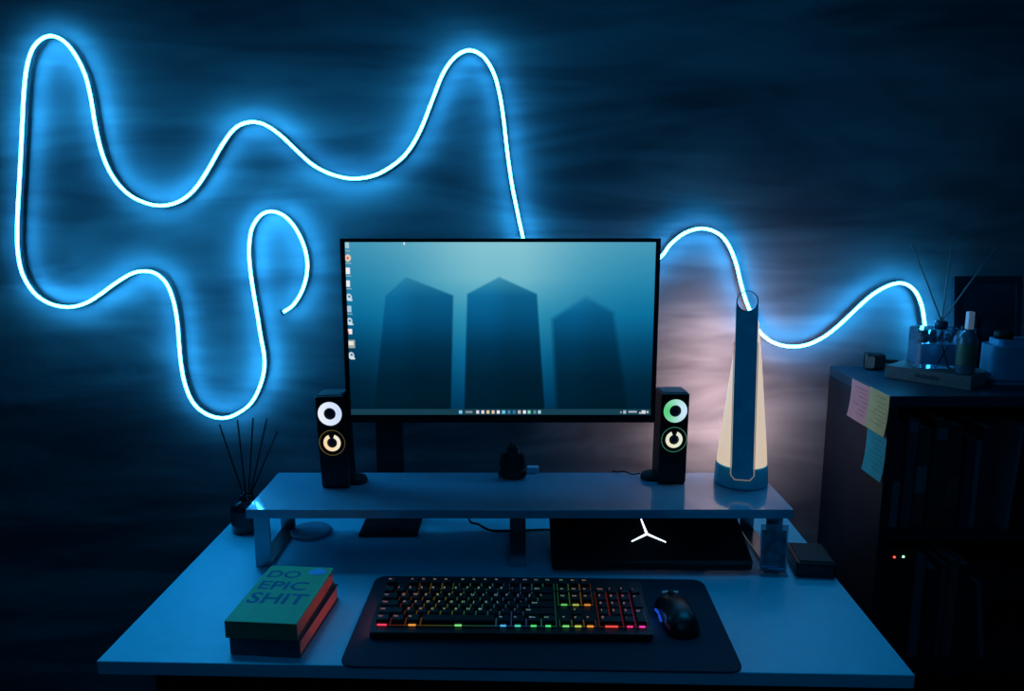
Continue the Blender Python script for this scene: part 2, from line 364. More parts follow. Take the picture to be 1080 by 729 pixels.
# =============================== LAMP ===============================
lp = atz(783.5, 507, SZ); LX, LY = lp.x, 1.515
M_SHADE = mat('lit_lamp_shade', (.85, .78, .68), .6, emit=(.95, .74, .54), strength=.66, var=.03)
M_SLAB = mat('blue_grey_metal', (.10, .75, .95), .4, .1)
M_RIM = mat('pale_rim', (.75, .72, .66), .35, emit=(.9, .62, .4), strength=.22)
M_RIMC = mat('clear_rim', (.35, .5, .6), .2, .5)
lamp = thing('table_lamp', 'tapered cream table lamp with dark front strip and ring top on shelf', 'lamp', (LX - .007, LY, SZ), R(-14))
MB().lathe([(0, 0), (.050, 0), (.0535, .003), (.0535, .006), (.0515, .040), (.049, .043), (0, .043)]).build('base', M_SLAB, lamp)
MB().lathe([(0, .0435), (.0495, .0435), (.046, .085), (.038, .16), (.0285, .25), (.0195, .325), (.016, .340), (0, .342)]).build('lamp_shade', M_SHADE, lamp)
# slab with ring top, tilted from the base front to the top
HS, ws, rr = .392, .0215, .0165
def slab(w, h, hole, thick, r_in):
    t = bmesh.new(); zc = h - w; n = 24
    for yy in (0, thick):
        out = [(w * math.cos(math.pi * k / n), zc + w * math.sin(math.pi * k / n)) for k in range(n + 1)]
        inn_up = [(r_in * math.cos(math.pi * k / n), zc + r_in * math.sin(math.pi * k / n)) for k in range(n + 1)]
        inn_dn = [(-r_in * math.cos(math.pi * k / n), zc - r_in * math.sin(math.pi * k / n)) for k in range(n + 1)]
        V = lambda p: t.verts.new((p[0], yy, p[1]))
        for k in range(n):
            t.faces.new([V(out[k]), V(out[k + 1]), V(inn_up[k + 1]), V(inn_up[k])])
        zl = zc - w * 1.3
        low = [(-w + 2 * w * k / n, zl) for k in range(n + 1)]; ring = [(-w, zc)] + inn_dn[1:-1] + [(w, zc)]
        ring2 = inn_dn
        for k in range(n): t.faces.new([V(ring2[k]), V(ring2[k + 1]), V(low[k + 1]), V(low[k])])
        t.faces.new([V((-w, zc)), V(inn_dn[0]), V(low[0])]); t.faces.new([V((w, zc)), V(low[-1]), V(inn_dn[-1])])
        c = w * .35
        t.faces.new([V(p) for p in ([low[0], low[-1], (w, c), (w - c, 0), (-w + c, 0), (-w, c)])])
    def strip(loop, closed=True):
        m = len(loop)
        for k in range(m if closed else m - 1):
            a, b = loop[k], loop[(k + 1) % m]
            t.faces.new([t.verts.new((a[0], 0, a[1])), t.verts.new((b[0], 0, b[1])), t.verts.new((b[0], thick, b[1])), t.verts.new((a[0], thick, a[1]))])
    c = w * .35
    strip([(w * math.cos(math.pi * k / n), zc + w * math.sin(math.pi * k / n)) for k in range(n + 1)] + [(-w, c), (-w + c, 0), (w - c, 0), (w, c)])
    strip([(r_in * math.cos(2 * math.pi * k / 48), zc + r_in * math.sin(2 * math.pi * k / 48)) for k in range(48)])
    bmesh.ops.remove_doubles(t, verts=t.verts, dist=1e-5); bmesh.ops.recalc_face_normals(t, faces=t.faces)
    me = bpy.data.meshes.new('s'); t.to_mesh(me); t.free(); return me
tilt = Matrix.Translation((0, -.0605, .026)) @ Matrix.Rotation(R(-5.3), 4, 'X')
hs = .372
tilt = Matrix.Rotation(R(-1.0), 4, 'Y') @ tilt
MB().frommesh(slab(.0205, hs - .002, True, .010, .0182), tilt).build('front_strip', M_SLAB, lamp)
zc = hs - .002 - .0205
MB().tube([tilt @ Vector((.0195 * math.cos(2 * math.pi * k / 48), -.0008, zc + .0195 * math.sin(2 * math.pi * k / 48))) for k in range(48)], .0013, 8, closed=True).build('top_ring', M_RIMC, lamp)
c_ = .0075; w_ = .0222
MB().tube([tilt @ Vector(p) for p in [(-w_, .003, .27), (-w_, .003, c_), (-w_ + c_, .003, -.0015), (w_ - c_, .003, -.0015), (w_, .003, c_), (w_, .003, .27)]], .0012, 6).build('strip_outline', M_RIM, lamp)
def light(name, kind, loc, energy, color, size=.05, rot=None, parent=None):
    l = bpy.data.lights.new(name, kind); l.energy = energy; l.color = color
    if kind == 'AREA': l.size = size
    else: l.shadow_soft_size = size
    o = bpy.data.objects.new(name, l); COL.objects.link(o); o.location = loc
    if rot: o.rotation_euler = rot
    return o
# the lamp's own bulbs, on the wall side of the shade
for zz, e_ in ((.09, .42), (.22, .36)):
    o = light('lamp_rear_light', 'AREA', (LX - .012, LY + .062, SZ + zz), e_, (1, .60, .58), .07, rot=(R(90), 0, 0))
    o.data.shape = 'RECTANGLE'; o.data.size = .04; o.data.size_y = .12; o.data.spread = R(148)

# =============================== FIGURINE, SMALL BITS ON SHELF ===============================
fp = atz(540.5, 507, SZ)
M_FIG = mat('dark_resin', (.010, .008, .009), .45)
b = MB()
for c, r in (((0, 0, .062), (.0115, .0105, .0115)), ((0, 0, .0700), (.008, .007, .005)), ((0, 0, .036), (.0165, .012, .022)), ((0, 0, .050), (.015, .009, .009)), ((-.0165, 0, .044), (.006, .007, .010)), ((.0165, 0, .044), (.006, .007, .010)),
             ((-.018, -.003, .030), (.0055, .006, .013)), ((.018, -.003, .030), (.0055, .006, .013)), ((0, -.001, .009), (.0245, .017, .0095)), ((-.013, -.008, .013), (.013, .009, .008)), ((.013, -.008, .013), (.013, .009, .008)),
             ((0, -.013, .021), (.009, .005, .004)), ((0, 0, .004), (.026, .018, .0045))): b.ell(c, r, sub=2)
fg = b.build('figurine', M_FIG); fg.scale = (1.18, 1.0, 1.0); fg.location = (fp.x, fp.y + .018, SZ + .0006)
rm = fg.modifiers.new('r', 'REMESH'); rm.mode = 'VOXEL'; rm.voxel_size = .0014; rm.use_smooth_shade = True
tag(fg, 'small dark seated monk-like figurine in the middle of the white desk shelf', 'figurine')
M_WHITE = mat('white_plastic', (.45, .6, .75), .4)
wp = atz(562, 498.5, SZ)
o = MB().box(-.012, .012, -.008, .006, 0, .014, bev=.002).build('plug_adapter', M_WHITE); o.location = (wp.x, wp.y - .001, SZ + .0005)
tag(o, 'small pale block on the shelf back edge just right of the figurine', 'adapter')
M_CABLE = mat('black_cable', (.006, .006, .008), .5)
cb = spline([Vector(p) for p in ((.268, 1.55, SZ + .006), (.25, 1.552, SZ + .0035), (.235, 1.556, SZ + .008), (.222, 1.566, SZ + .003), (.212, 1.58, SZ - .004), (.20, 1.588, SZ - .06), (.19, 1.588, DZ + .04), (.18, 1.588, DZ + .004))])
tag(MB().tube([p + Vector((.0, 0, 0)) for p in cb], .0016, 6).build('speaker_cable', M_CABLE), 'thin black cable running from the right speaker over the shelf back', 'cable')
cb = spline([Vector((-.10, 1.60, DZ + .055)), aty(495, 548.5, 1.56), aty(504, 553, 1.545)] + [Vector((-.045, 1.54, DZ + .0045)), Vector((-.01, 1.54, DZ + .0035)), Vector((.06, 1.545, DZ + .0035)), Vector((.10, 1.55, DZ + .0035)), Vector((.16, 1.59, DZ + .0035)), Vector((.178, 1.60, DZ + .0035))])
tag(MB().tube(cb, .0024, 6).build('power_cable', M_CABLE), 'black cable drooping behind the middle leg under the shelf', 'cable')

# =============================== UNDER THE SHELF ===============================
# round pad
cpt = atz(328, 562, DZ)
o = MB().lathe([(0, 0), (.042, 0), (.044, .002), (.044, .005), (.042, .007), (.036, .0065), (0, .0065)]).build('round_pad', mat('pale_pad', (.10, .26, .36), .4)); o.location = (cpt.x, cpt.y, DZ + .0005)
tag(o, 'flat round pad lying on the desk under the left end of the shelf', 'coaster')
# laptop
l0, l1 = atz(582, 602, DZ + .006), atz(793, 601, DZ + .006)
LW = (l1 - l0).length; lrz = R(-.5)
lt = thing('laptop', 'closed black laptop with a glowing white three-armed star logo', 'laptop', ((l0.x + l1.x) / 2, l0.y, DZ + .0065), rot=(R(19), 0, lrz))
M_LID = mat('dark_lid', (.008, .012, .017), .42, .4)
LD = .192
def lap(w, z0, z1, bev): return MB().poly(rrect(w, LD, .008, 5, 0, LD / 2), z0, z1, bev=bev)
lap(LW, .0, .009, .001).build('laptop_base', M_BLACKM, lt)
lid = lap(LW, .0098, .0165, .0015).build('lid', M_LID, lt)
for s in (-1, 1): MB().cyl(0, 0, -.03, .03, .0042, seg=16, mtx=Matrix.Translation((s * LW * .3, LD - .006, .0088)) @ Matrix.Rotation(R(90), 4, 'Y')).build('hinge', M_BLACKM, lt)
M_STAR = mat('white_logo_light', (.8, .9, 1), .4, emit=(.72, .86, 1.0), strength=2.6, var=0)
star = MB()
c = Vector((.0, .079))
for ang, L in ((97, .043), (213, .038), (-34, .040)):
    d = Vector((math.cos(R(ang)), math.sin(R(ang)))); n = Vector((-d.y, d.x))
    star.poly([tuple(c - n * .0024), tuple(c + d * L - n * .0011), tuple(c + d * L + n * .0011), tuple(c + n * .0024)], .0166, .0172)
star.cyl(c.x, c.y, .0166, .01725, .0028, seg=20)
star.build('star_logo', M_STAR, lid)
ls = thing('laptop_stand', 'low black wedge stand propping up the closed laptop', 'laptop stand', (lt.location.x, l0.y, DZ))
for s in (-1, 1):
    MB().poly([(.03, .0005), (.175, .0005), (.175, .0615), (.171, .0615), (.03, .0135)], s * .10 - .006, s * .10 + .006, mtx=Matrix(((0, 0, 1, 0), (1, 0, 0, 0), (0, 1, 0, 0), (0, 0, 0, 1)))).build('side_rail', M_STEEL, ls)
MB().box(-.094, .094, .15, .17, .001, .007, bev=.001).build('cross_bar', M_STEEL, ls)
# picture card in clear stand
cp0, cp1 = atz(800.5, 604, DZ), atz(830, 607, DZ)
cd = thing('picture_card', 'small dark picture card upright in a clear stand before right shelf leg', 'card', ((cp0.x + cp1.x) / 2, (cp0.y + cp1.y) / 2, DZ), rot=(R(-4), 0, R(-5)))
cw = (cp1 - cp0).length / 2
M_CLEAR = mat('clear_acrylic', (.55, .68, .78), .12, var=0, trans=.7)
MB().box(-cw, cw, 0, .0022, .002, .094, bev=.0006).box(-cw, cw, -.014, .016, .0006, .0028, bev=.0006).build('acrylic_stand', M_CLEAR, cd)
def card_mat():
    m = bpy.data.materials.new('card_print'); m.use_nodes = True; nt = m.node_tree; b = nt.nodes['Principled BSDF']
    v_ = nt.nodes.new('ShaderNodeTexVoronoi'); v_.inputs['Scale'].default_value = 70
    tc = nt.nodes.new('ShaderNodeTexCoord'); nt.links.new(tc.outputs['Object'], v_.inputs['Vector'])
    r = nt.nodes.new('ShaderNodeValToRGB'); nt.links.new(v_.outputs['Distance'], r.inputs['Fac'])
    r.color_ramp.elements[0].color = (.05, .10, .36, 1); r.color_ramp.elements[1].color = (.02, .03, .07, 1)
    e = r.color_ramp.elements.new(.35); e.color = (.12, .22, .26, 1)
    nt.links.new(r.outputs['Color'], b.inputs['Base Color']); b.inputs['Roughness'].default_value = .4; return m
MB().box(-cw + .002, cw - .0035, -.0014, -.0004, .006, .084, bev=.0003).build('printed_card', card_mat(), cd)
MB().box(-cw + .004, cw - .018, -.0024, -.0015, .014, .0165).box(-cw + .014, cw - .006, -.0024, -.0015, .0095, .0125).build('white_caption_mark', mat('caption_mark', (.45, .5, .75), .5), cd)
# black box right
q0 = atz(861, 611, DZ)
bx = thing('adapter_box', 'low black rounded box on the desk right of the shelf', 'box', (q0.x, q0.y, DZ), R(-6))
MB().box(-.036, .036, .0, .095, .001, .030, bev=.006, seg=3).build('case', M_BLACK, bx)
MB().box(-.030, .030, .006, .085, .0305, .0325, bev=.001).build('top_panel', M_BLACKM, bx)

# =============================== REED DIFFUSER LEFT ===============================
d0 = atz(263.5, 566, DZ); dy = d0.y + .036
dp = aty(263.5, 550, dy)
df = thing('reed_diffuser', 'dark jar with five black reeds on the back left desk corner', 'reed diffuser', (dp.x - .003, dy, DZ))
M_JAR = mat('smoked_glass_jar', (.010, .02, .03), .15, coat=.5)
MB().lathe([(0, .001), (.031, .001), (.034, .006), (.034, .058), (.031, .064), (.016, .067), (.0145, .070), (.0145, .080), (.012, .080), (.012, .066), (0, .064)]).build('jar', M_JAR, df)
MB().cyl(0, 0, .018, .050, .0343, seg=40, cap=False).build('paper_label', mat('jar_label', (.035, .05, .065), .6), df)
M_REED = mat('black_reed', (.010, .010, .012), .7)
M_REEDP = mat('pale_reed', (.30, .34, .36), .7)
for (tx, ty), (bx_, by_) in (((231.5, 448), (.009, .004)), ((250.5, 443), (.004, -.007)), ((267, 441), (-.003, .006)), ((281.5, 441.5), (-.007, 0)), ((292.5, 455), (-.009, -.003))):
    top = aty(tx, ty, dy + random.uniform(-.02, .02)) - df.location
    neck = Vector((max(-.009, min(.009, top.x * .16)), 0, .08)); d = (top - neck)
    foot = neck - d * (.055 / d.z)
    MB().bar((foot.x, foot.y * 0, foot.z), top, .0017, 8).build('reed', M_REED, df)

# =============================== BOOKS ON DESK ===============================
BT = .806
k0, k1, k2 = atz(236.5, 655, BT), atz(311.5, 660, BT), atz(347, 600, BT)
BW, BL = (k1 - k0).length, (k2 - k1).length
ang = math.atan2((k1 - k0).y, (k1 - k0).x)
ang2 = math.atan2((k2 - k1).y, (k2 - k1).x) - math.pi / 2
ba = ang * .5 + ang2 * .5
M_GREEN = mat('green_cover', (.10, .46, .20), .55, var=.05)
M_SPINE = mat('green_spine', (.05, .25, .13), .5)
M_PAGE = mat('page_block', (.80, .42, .28), .8, var=.15, scale=3)
def pages_mat():
    m = bpy.data.materials.new('page_edges'); m.use_nodes = True; nt = m.node_tree; b = nt.nodes['Principled BSDF']
    tc = nt.nodes.new('ShaderNodeTexCoord'); w = nt.nodes.new('ShaderNodeTexWave'); w.bands_direction = 'Z'; w.inputs['Scale'].default_value = 260; w.inputs['Distortion'].default_value = 2
    r = nt.nodes.new('ShaderNodeValToRGB'); r.color_ramp.elements[0].color = (.75, .30, .18, 1); r.color_ramp.elements[1].color = (.95, .48, .32, 1)
    nt.links.new(tc.outputs['Object'], w.inputs['Vector']); nt.links.new(w.outputs['Fac'], r.inputs['Fac']); nt.links.new(r.outputs['Color'], b.inputs['Base Color']); b.inputs['Roughness'].default_value = .8; return m
M_PG = pages_mat()
def desk_book(name, label, loc, rz, w, l, h, cover, spine):
    t = thing(name, label, 'book', loc, rz, 'two thick paperbacks stacked on the desk')
    MB().box(.002, w - .0025, .003, l - .002, .0016, h - .0014).build('pages', M_PG, t)
    MB().box(0, w, 0, l, 0, .0013, bev=.0004).box(0, w, 0, .0016, .001, h - .001, bev=.0004).build('back_cover', spine, t)
    t2 = MB().box(0, w, 0, l, h - .0013, h, bev=.0004).build('front_cover', cover, t)
    return t2
desk_book('book', 'lower thick dark book of the stack, mostly hidden under green book', Vector((k0.x + .006, k0.y - .004 + .004, DZ + .0008)), ba - R(1), BW - .002, BL * .99, .0265, mat('dark_cover', (.02, .07, .10), .5), mat('dark_spine', (.03, .10, .13), .5))
bt = desk_book('book', 'upper green book with the large words DO EPIC SHIT on its cover', Vector((k0.x, k0.y, DZ + .0280)), ba, BW, BL, .0278, M_GREEN, M_SPINE)
M_INK = mat('navy_ink', (.02, .18, .28), .6, spec=.1)
ttl = MB()
for i, (wd, s_) in enumerate((('DO', 1), ('EPIC', 1), ('SHIT', 1))):
    m_ = text_mesh(wd, .042, offset=.0008)
    xs = [v_.co.x for v_ in m_.vertices]; wtx = max(xs) - min(xs); tw = BW * (.50, .72, .84)[i]
    ys = [v_.co.y for v_ in m_.vertices]; htx = max(ys) - min(ys)
    sc = tw / wtx
    ttl.frommesh(m_, Matrix.Translation((BW * .07 , BL * (.765, .545, .30)[i], .0281)) @ Matrix.Diagonal((sc, BL * (.135, .155, .185)[i] / htx, 1, 1)) @ Matrix.Translation((-min(xs), -min(ys), 0)))
ttl.build('title_lettering', M_INK, bt)
MB().poly([(BW * .79 + BW * .135 * math.cos(a), BL * .90 + BL * .06 * math.sin(a)) for a in [2 * math.pi * k / 28 for k in range(28)]], .0280, .0284).build('round_sticker', mat('blue_sticker', (.10, .42, .85), .5), bt)

# =============================== MOUSE PAD ===============================
g = [atz(x, y, DZ + .003) for x, y in ((352, 703.5), (777, 708.5), (748, 612), (401, 607))]
mw = ((g[1] - g[0]).length + (g[2] - g[3]).length) / 2; mdp = ((g[3] - g[0]).length + (g[2] - g[1]).length) / 2
gc = sum(g, Vector()) / 4; gr = math.atan2((g[1] - g[0] + g[2] - g[3]).y, (g[1] - g[0] + g[2] - g[3]).x)
M_PAD = mat('dark_navy_cloth', (.004, .034, .058), .85, bump=.4, scale=900)
o = MB().poly(rrect(mw, mdp, .022, 8), 0, .003, bev=.0008).build('desk_mat', M_PAD); o.location = (gc.x, gc.y, DZ + .0004); o.rotation_euler.z = gr
tag(o, 'wide dark rounded desk mat beneath the keyboard and mouse', 'desk mat')
print('MAT', mw, mdp, gr, 'DESK', DW, DROT, 'SHELF', hw * 2, SY0, SY1, 'BOOK', BW, BL, ang, ang2)

# =============================== KEYBOARD ===============================
KZ = DZ + .0036
h0, h1 = atz(389, 674.5, KZ), atz(689.5, 677, KZ)
KW = (h1 - h0).length; ka = math.atan2((h1 - h0).y, (h1 - h0).x)
KD = .150
kb = thing('keyboard', 'full size black mechanical keyboard with rainbow key lighting on the mat', 'keyboard', (h0.x, h0.y, KZ), rot=(R(5.5), 0, ka))
print('KB', KW)
MB().poly(rrect(KW, KD, .006, 4, KW / 2, KD / 2), .0, .012, bev=.0012).build('case', M_BLACK, kb)
for a_ in (.02, KW - .05): MB().box(a_, a_ + .03, KD - .03, KD - .02, -.012, .001).build('tilt_foot', M_BLACKM, kb)
hues = [(0, (1, .05, .35)), (.05, (1, .06, .10)), (.12, (1, .22, .04)), (.2, (.8, .6, .1)), (.28, (.35, .9, .2)), (.36, (.1, .85, .35)), (.44, (.1, .7, .9)), (.5, (.08, .3, 1)), (.56, (.15, .35, 1)), (.61, (.1, .75, .6)), (.67, (.12, .9, .25)), (.72, (.3, .8, .15)), (.76, (.95, .5, .08)), (.82, (1, .12, .03)), (.9, (1, .04, .12)), (.97, (1, .06, .5)), (1, (.5, .2, 1))]
def hue(t):
    t = max(0, min(1, t)); return tuple(float(np.interp(t, [h[0] for h in hues], [h[1][k] for h in hues])) for k in range(3)) + (1,)
UX, UY = KW / 23.15, .0192
mx_, my_ = (KW - 22.5 * UX) / 2, .0185
NXp = 120
t = bmesh.new(); lay = t.loops.layers.float_color.new('Col')
for ua, ub, ra, rb in ((0, 15, 0, 5), (2, 6, 5.3, 6.3), (6.5, 10.5, 5.3, 6.3), (11, 15, 5.3, 6.3), (15.25, 18.25, 5.3, 6.3), (15.25, 18.25, 3, 5), (15.25, 18.25, 0, 1), (18.5, 22.5, 0, 5)):
    n_ = int((ub - ua) * 5)
    for i in range(n_):
        q_ = [(ua + (ub - ua) * (i + di) / n_, rr_) for di, rr_ in ((0, ra), (1, ra), (1, rb), (0, rb))]
        f = t.faces.new([t.verts.new((mx_ + a_ * UX, my_ + b_ * UY, .0124)) for a_, b_ in q_])
        for l in f.loops: l[lay] = hue(l.vert.co.x / KW)
me = bpy.data.meshes.new('p'); t.to_mesh(me); t.free()
me.materials.append(mat_attr('key_underglow', 'Col', .08)); o = bpy.data.objects.new('glowing_plate', me); COL.objects.link(o); o.parent = kb
M_KEY = mat('black_keycap', (.010, .011, .013), .45)
M_LEG = mat_attr('lit_legend', 'Col', .36)
rows = []  # (y_units, [(x, w, label)])
def seq(x, items):
    out = []
    for w, s_ in items: out.append((x, w, s_)); x += w
    return out
fx = [(0, 1, 'Esc')] + seq(2, [(1, 'F1'), (1, 'F2'), (1, 'F3'), (1, 'F4')]) + seq(6.5, [(1, 'F5'), (1, 'F6'), (1, 'F7'), (1, 'F8')]) + seq(11, [(1, 'F9'), (1, 'F10'), (1, 'F11'), (1, 'F12')]) + seq(15.25, [(1, 'Prt'), (1, 'Scr'), (1, 'Pau')])
rows.append((5.3, fx))
rows.append((4, seq(0, [(1, c) for c in '`1234567890-='] + [(2, 'Back')]) + seq(15.25, [(1, 'Ins'), (1, 'Hm'), (1, 'Pu')]) + seq(18.5, [(1, 'Num'), (1, '/'), (1, '*'), (1, '-')])))
rows.append((3, seq(0, [(1.5, 'Tab')] + [(1, c) for c in 'QWERTYUIOP[]'] + [(1.5, '\\')]) + seq(15.25, [(1, 'Del'), (1, 'End'), (1, 'Pd')]) + seq(18.5, [(1, '7'), (1, '8'), (1, '9')])))
rows.append((2, seq(0, [(1.75, 'Caps')] + [(1, c) for c in "ASDFGHJKL;'"] + [(2.25, 'Enter')]) + seq(18.5, [(1, '4'), (1, '5'), (1, '6')])))
rows.append((1, seq(0, [(2.25, 'Shift')] + [(1, c) for c in 'ZXCVBNM,./'] + [(2.75, 'Shift')]) + [(16.25, 1, '^')] + seq(18.5, [(1, '1'), (1, '2'), (1, '3')])))
rows.append((0, seq(0, [(1.25, 'Ctrl'), (1.25, 'Win'), (1.25, 'Alt'), (6.25, ''), (1.25, 'Alt'), (1.25, 'Fn'), (1.25, 'Menu'), (1.25, 'Ctrl')]) + seq(15.25, [(1, '<'), (1, 'v'), (1, '>')]) + seq(18.5, [(2, '0'), (1, '.')])))
keys = [(r, x, w, 1, s_) for r, ks in rows for x, w, s_ in ks]
keys += [(2, 21.5, 1, 2, '+'), (0, 21.5, 1, 2, 'Ent')]
keys.sort(key=lambda k: (k[0], k[1]))
cache = {}
def key_into(bm, lay, r, x, w, hh, s_):
    g_ = .0019; kh = .0085 + [.0, .0002, .0006, .0013, .0022, .003][min(5, int(round(r)))]
    x0, x1 = mx_ + x * UX + g_ / 2, mx_ + (x + w) * UX - g_ / 2
    y0, y1 = my_ + r * UY + g_ / 2, my_ + (r + hh) * UY - g_ / 2
    zb_, zt = .0132, .0132 + kh; tp = .0022
    B = [bm.verts.new(p) for p in ((x0, y0, zb_), (x1, y0, zb_), (x1, y1, zb_), (x0, y1, zb_))]
    Mm = [bm.verts.new(p) for p in ((x0 + tp * .7, y0 + tp * .6, zt - .0012), (x1 - tp * .7, y0 + tp * .6, zt - .0012), (x1 - tp * .7, y1 - tp * .4, zt - .0012), (x0 + tp * .7, y1 - tp * .4, zt - .0012))]
    T = [bm.verts.new(p) for p in ((x0 + tp, y0 + tp, zt), (x1 - tp, y0 + tp, zt), (x1 - tp, y1 - tp * .7, zt), (x0 + tp, y1 - tp * .7, zt))]
    for a, b in ((B, Mm), (Mm, T)):
        for k in range(4): bm.faces.new((a[k], a[(k + 1) % 4], b[(k + 1) % 4], b[k]))
    bm.faces.new(T); bm.faces.new(B[::-1])
    if s_:
        if s_ not in cache:
            m_ = text_mesh(s_, .0078 if len(s_) == 1 else .0048, offset=.00012); cache[s_] = m_
        m_ = cache[s_]; vs = [bm.verts.new((x0 + .0034 + v_.co.x * .9, y1 - .0082 + v_.co.y, zt + .0001)) for v_ in m_.vertices]
        c = hue((x + w / 2) / 22.5)
        c = tuple(.65 * a + .35 * .8 for a in c[:3]) + (1,)
        for p in m_.polygons:
            try:
                f = bm.faces.new([vs[i] for i in p.vertices]); f.material_index = 1
                for l in f.loops: l[lay] = c
            except ValueError: pass
for i, k in enumerate(keys[:99]):
    bm = bmesh.new(); lay = bm.loops.layers.float_color.new('Col'); key_into(bm, lay, *k)
    me = bpy.data.meshes.new('keycap'); bm.to_mesh(me); bm.free(); me.materials.append(M_KEY); me.materials.append(M_LEG)
    o = bpy.data.objects.new('keycap', me); COL.objects.link(o); o.parent = kb
bm = bmesh.new(); lay = bm.loops.layers.float_color.new('Col')
for k in keys[99:]: key_into(bm, lay, *k)
me = bpy.data.meshes.new('keycap'); bm.to_mesh(me); bm.free(); me.materials.append(M_KEY); me.materials.append(M_LEG)
o = bpy.data.objects.new('keycap', me); COL.objects.link(o); o.parent = kb; o['kind'] = 'stuff'
# bright light bars at the front gaps
M_LED = mat_attr('led_glow', 'Col', .9)
def ledbar(xc, r, w, gain):
    bm = bmesh.new(); lay = bm.loops.layers.float_color.new('Col')
    xc = mx_ + xc * UX; y = my_ + r * UY - .0012
    vs = [bm.verts.new(p) for p in ((xc - w * .5, y - .0006, .0130), (xc + w * .5, y - .0006, .0130), (xc + w * .5, y + .0004, .0158), (xc - w * .5, y + .0004, .0158))]
    f = bm.faces.new(vs); c = (.08, .75, .55, 1) if .48 < xc / KW < .54 else (.1, .85, .25, 1) if .54 <= xc / KW < .66 else hue(xc / KW)
    for l in f.loops: l[lay] = tuple(v_ * gain for v_ in c[:3]) + (1,)
    me = bpy.data.meshes.new('led_bar'); bm.to_mesh(me); bm.free(); me.materials.append(M_LED)
    o = bpy.data.objects.new('led_bar', me); COL.objects.link(o); o.parent = kb
for xc, w in ((.62, .018), (3.1, .014), (6.9, .013), (11.8, .011), (13.1, .011), (14.3, .010), (15.75, .012), (16.75, .012), (17.75, .012), (19.5, .024), (21, .011), (22, .011), (10.6, .011)): ledbar(xc, 0, w * .85, 1.0)
for xc, w in ((15.75, .012), (16.75, .012), (17.75, .012)): ledbar(xc, 3, w * .85, .7)
MB().box(-.0001, .0004, .01, .13, .0025, .0095).build('side_light', mat('red_side_light', (.5, .05, .05), .4, emit=(1, .12, .10), strength=6.5), kb)
MB().box(KW - .0003, KW + .0006, .02, .045, .004, .008).build('side_light', mat('violet_side_light', (.3, .2, .5), .4, emit=(.55, .3, 1), strength=1.2), kb)

# =============================== MOUSE ===============================
mp = atz(722, 676, DZ + .004)
ms = thing('computer_mouse', 'black computer mouse with blue side light on right of the mat', 'mouse', (mp.x, mp.y + .062, DZ + .0036), R(4))
def loft_mouse():
    t = bmesh.new(); rings = []; n = 20; m = 24
    for i in range(n + 1):
        s = -1 + 2 * i / n; yy = .058 * s
        e = max(0, 1 - abs(s) ** 2.6) ** .5
        w = (.0295 + .0035 * s * s - (.0025 if abs(s) < .5 else 0)) * (.30 + .70 * e); hgt = (.036 - .010 * max(0, s) - .002 * max(0, -s)) * (.25 + .75 * e)
        if i in (0, n): w *= .8; hgt *= .8
        ring = []
        for k in range(m + 1):
            a = math.pi * k / m; ring.append(t.verts.new((w * math.copysign(abs(math.cos(a)) ** .75, math.cos(a)), yy, .001 + hgt * math.sin(a) ** .7)))
        rings.append(ring)
    for a, b in zip(rings, rings[1:]):
        for k in range(m): t.faces.new((a[k], b[k], b[k + 1], a[k + 1]))
        t.faces.new((a[0], a[m], b[m], b[0]))
    t.faces.new(rings[0]); t.faces.new(rings[-1][::-1])
    bmesh.ops.recalc_face_normals(t, faces=t.faces)
    for f in t.faces: f.smooth = True
    me = bpy.data.meshes.new('body'); t.to_mesh(me); t.free(); return me
me = loft_mouse(); me.materials.append(mat('mouse_shell', (.007, .009, .012), .35)); o = bpy.data.objects.new('body', me); COL.objects.link(o); o.parent = ms
MB().cyl(0, 0, -.004, .004, .0095, seg=24, mtx=Matrix.Translation((0, .034, .0245)) @ Matrix.Rotation(R(90), 4, 'Y')).build('scroll_wheel', M_BLACKM, ms)
MB().tube([(-.0305, -.018 + .006 * k, .010 + .004 * math.sin(k * .5)) for k in range(7)], .0022, 8).build('side_light', mat('blue_side_light', (.02, .08, .4), .4, emit=(.01, .09, .7), strength=.6), ms)
light('mouse_glow', 'POINT', (mp.x - .045, mp.y + .06, DZ + .014), .006, (.1, .35, 1), .01)
MB().tube([(-.012, .046, .0262), (-.004, .048, .0262), (.001, .046, .0272), (.008, .043, .0282), (.014, .042, .0275)], .0016, 6).build('front_chevron', mat('pale_chevron', (.3, .45, .55), .3, emit=(.03, .12, .22), strength=.4), ms)  # pale, faintly emissive chevron at the front of the mouse

# =============================== BOOKCASE ===============================
BX, BY0, BY1, BZ = .716, 1.432, 1.716, 1.07
M_TOP = mat('black_top_sheen', (.012, .05, .075), .32, var=.2, scale=15)  # bookcase black with the teal reflected sheen put into its colour
M_CASE = mat('black_brown_veneer', (.010, .014, .022), .6, var=.2, scale=15)
bc = thing('bookcase', 'low black bookcase against the wall right of the desk, bottles on top', 'bookcase', (BX, BY0, 0))
BD = BY1 - BY0
MB().box(0, .018, 0, BD, 0, BZ - .022, bev=.001).build('side_panel', M_CASE, bc)
MB().box(.782, .80, 0, BD, 0, BZ - .022, bev=.001).build('side_panel', M_CASE, bc)
MB().box(0, .80, 0, BD, BZ - .0215, BZ, bev=.001).build('top_board', M_TOP, bc)
for z in (.79, .50, .21): MB().box(.0185, .7815, .012, BD - .006, z - .018, z, bev=.0008).build('shelf_board', M_CASE, bc)
MB().box(.0185, .7815, BD - .005, BD, .03, BZ - .022).build('back_panel', M_CASE, bc)
MB().box(.0185, .7815, .02, .035, 0, .06).build('plinth', M_CASE, bc)
ordn = ['first', 'second', 'third', 'fourth', 'fifth', 'sixth', 'seventh', 'eighth', 'ninth', 'tenth', 'eleventh', 'twelfth']
M_PAPER = mat('aged_page_block', (.25, .26, .26), .8)
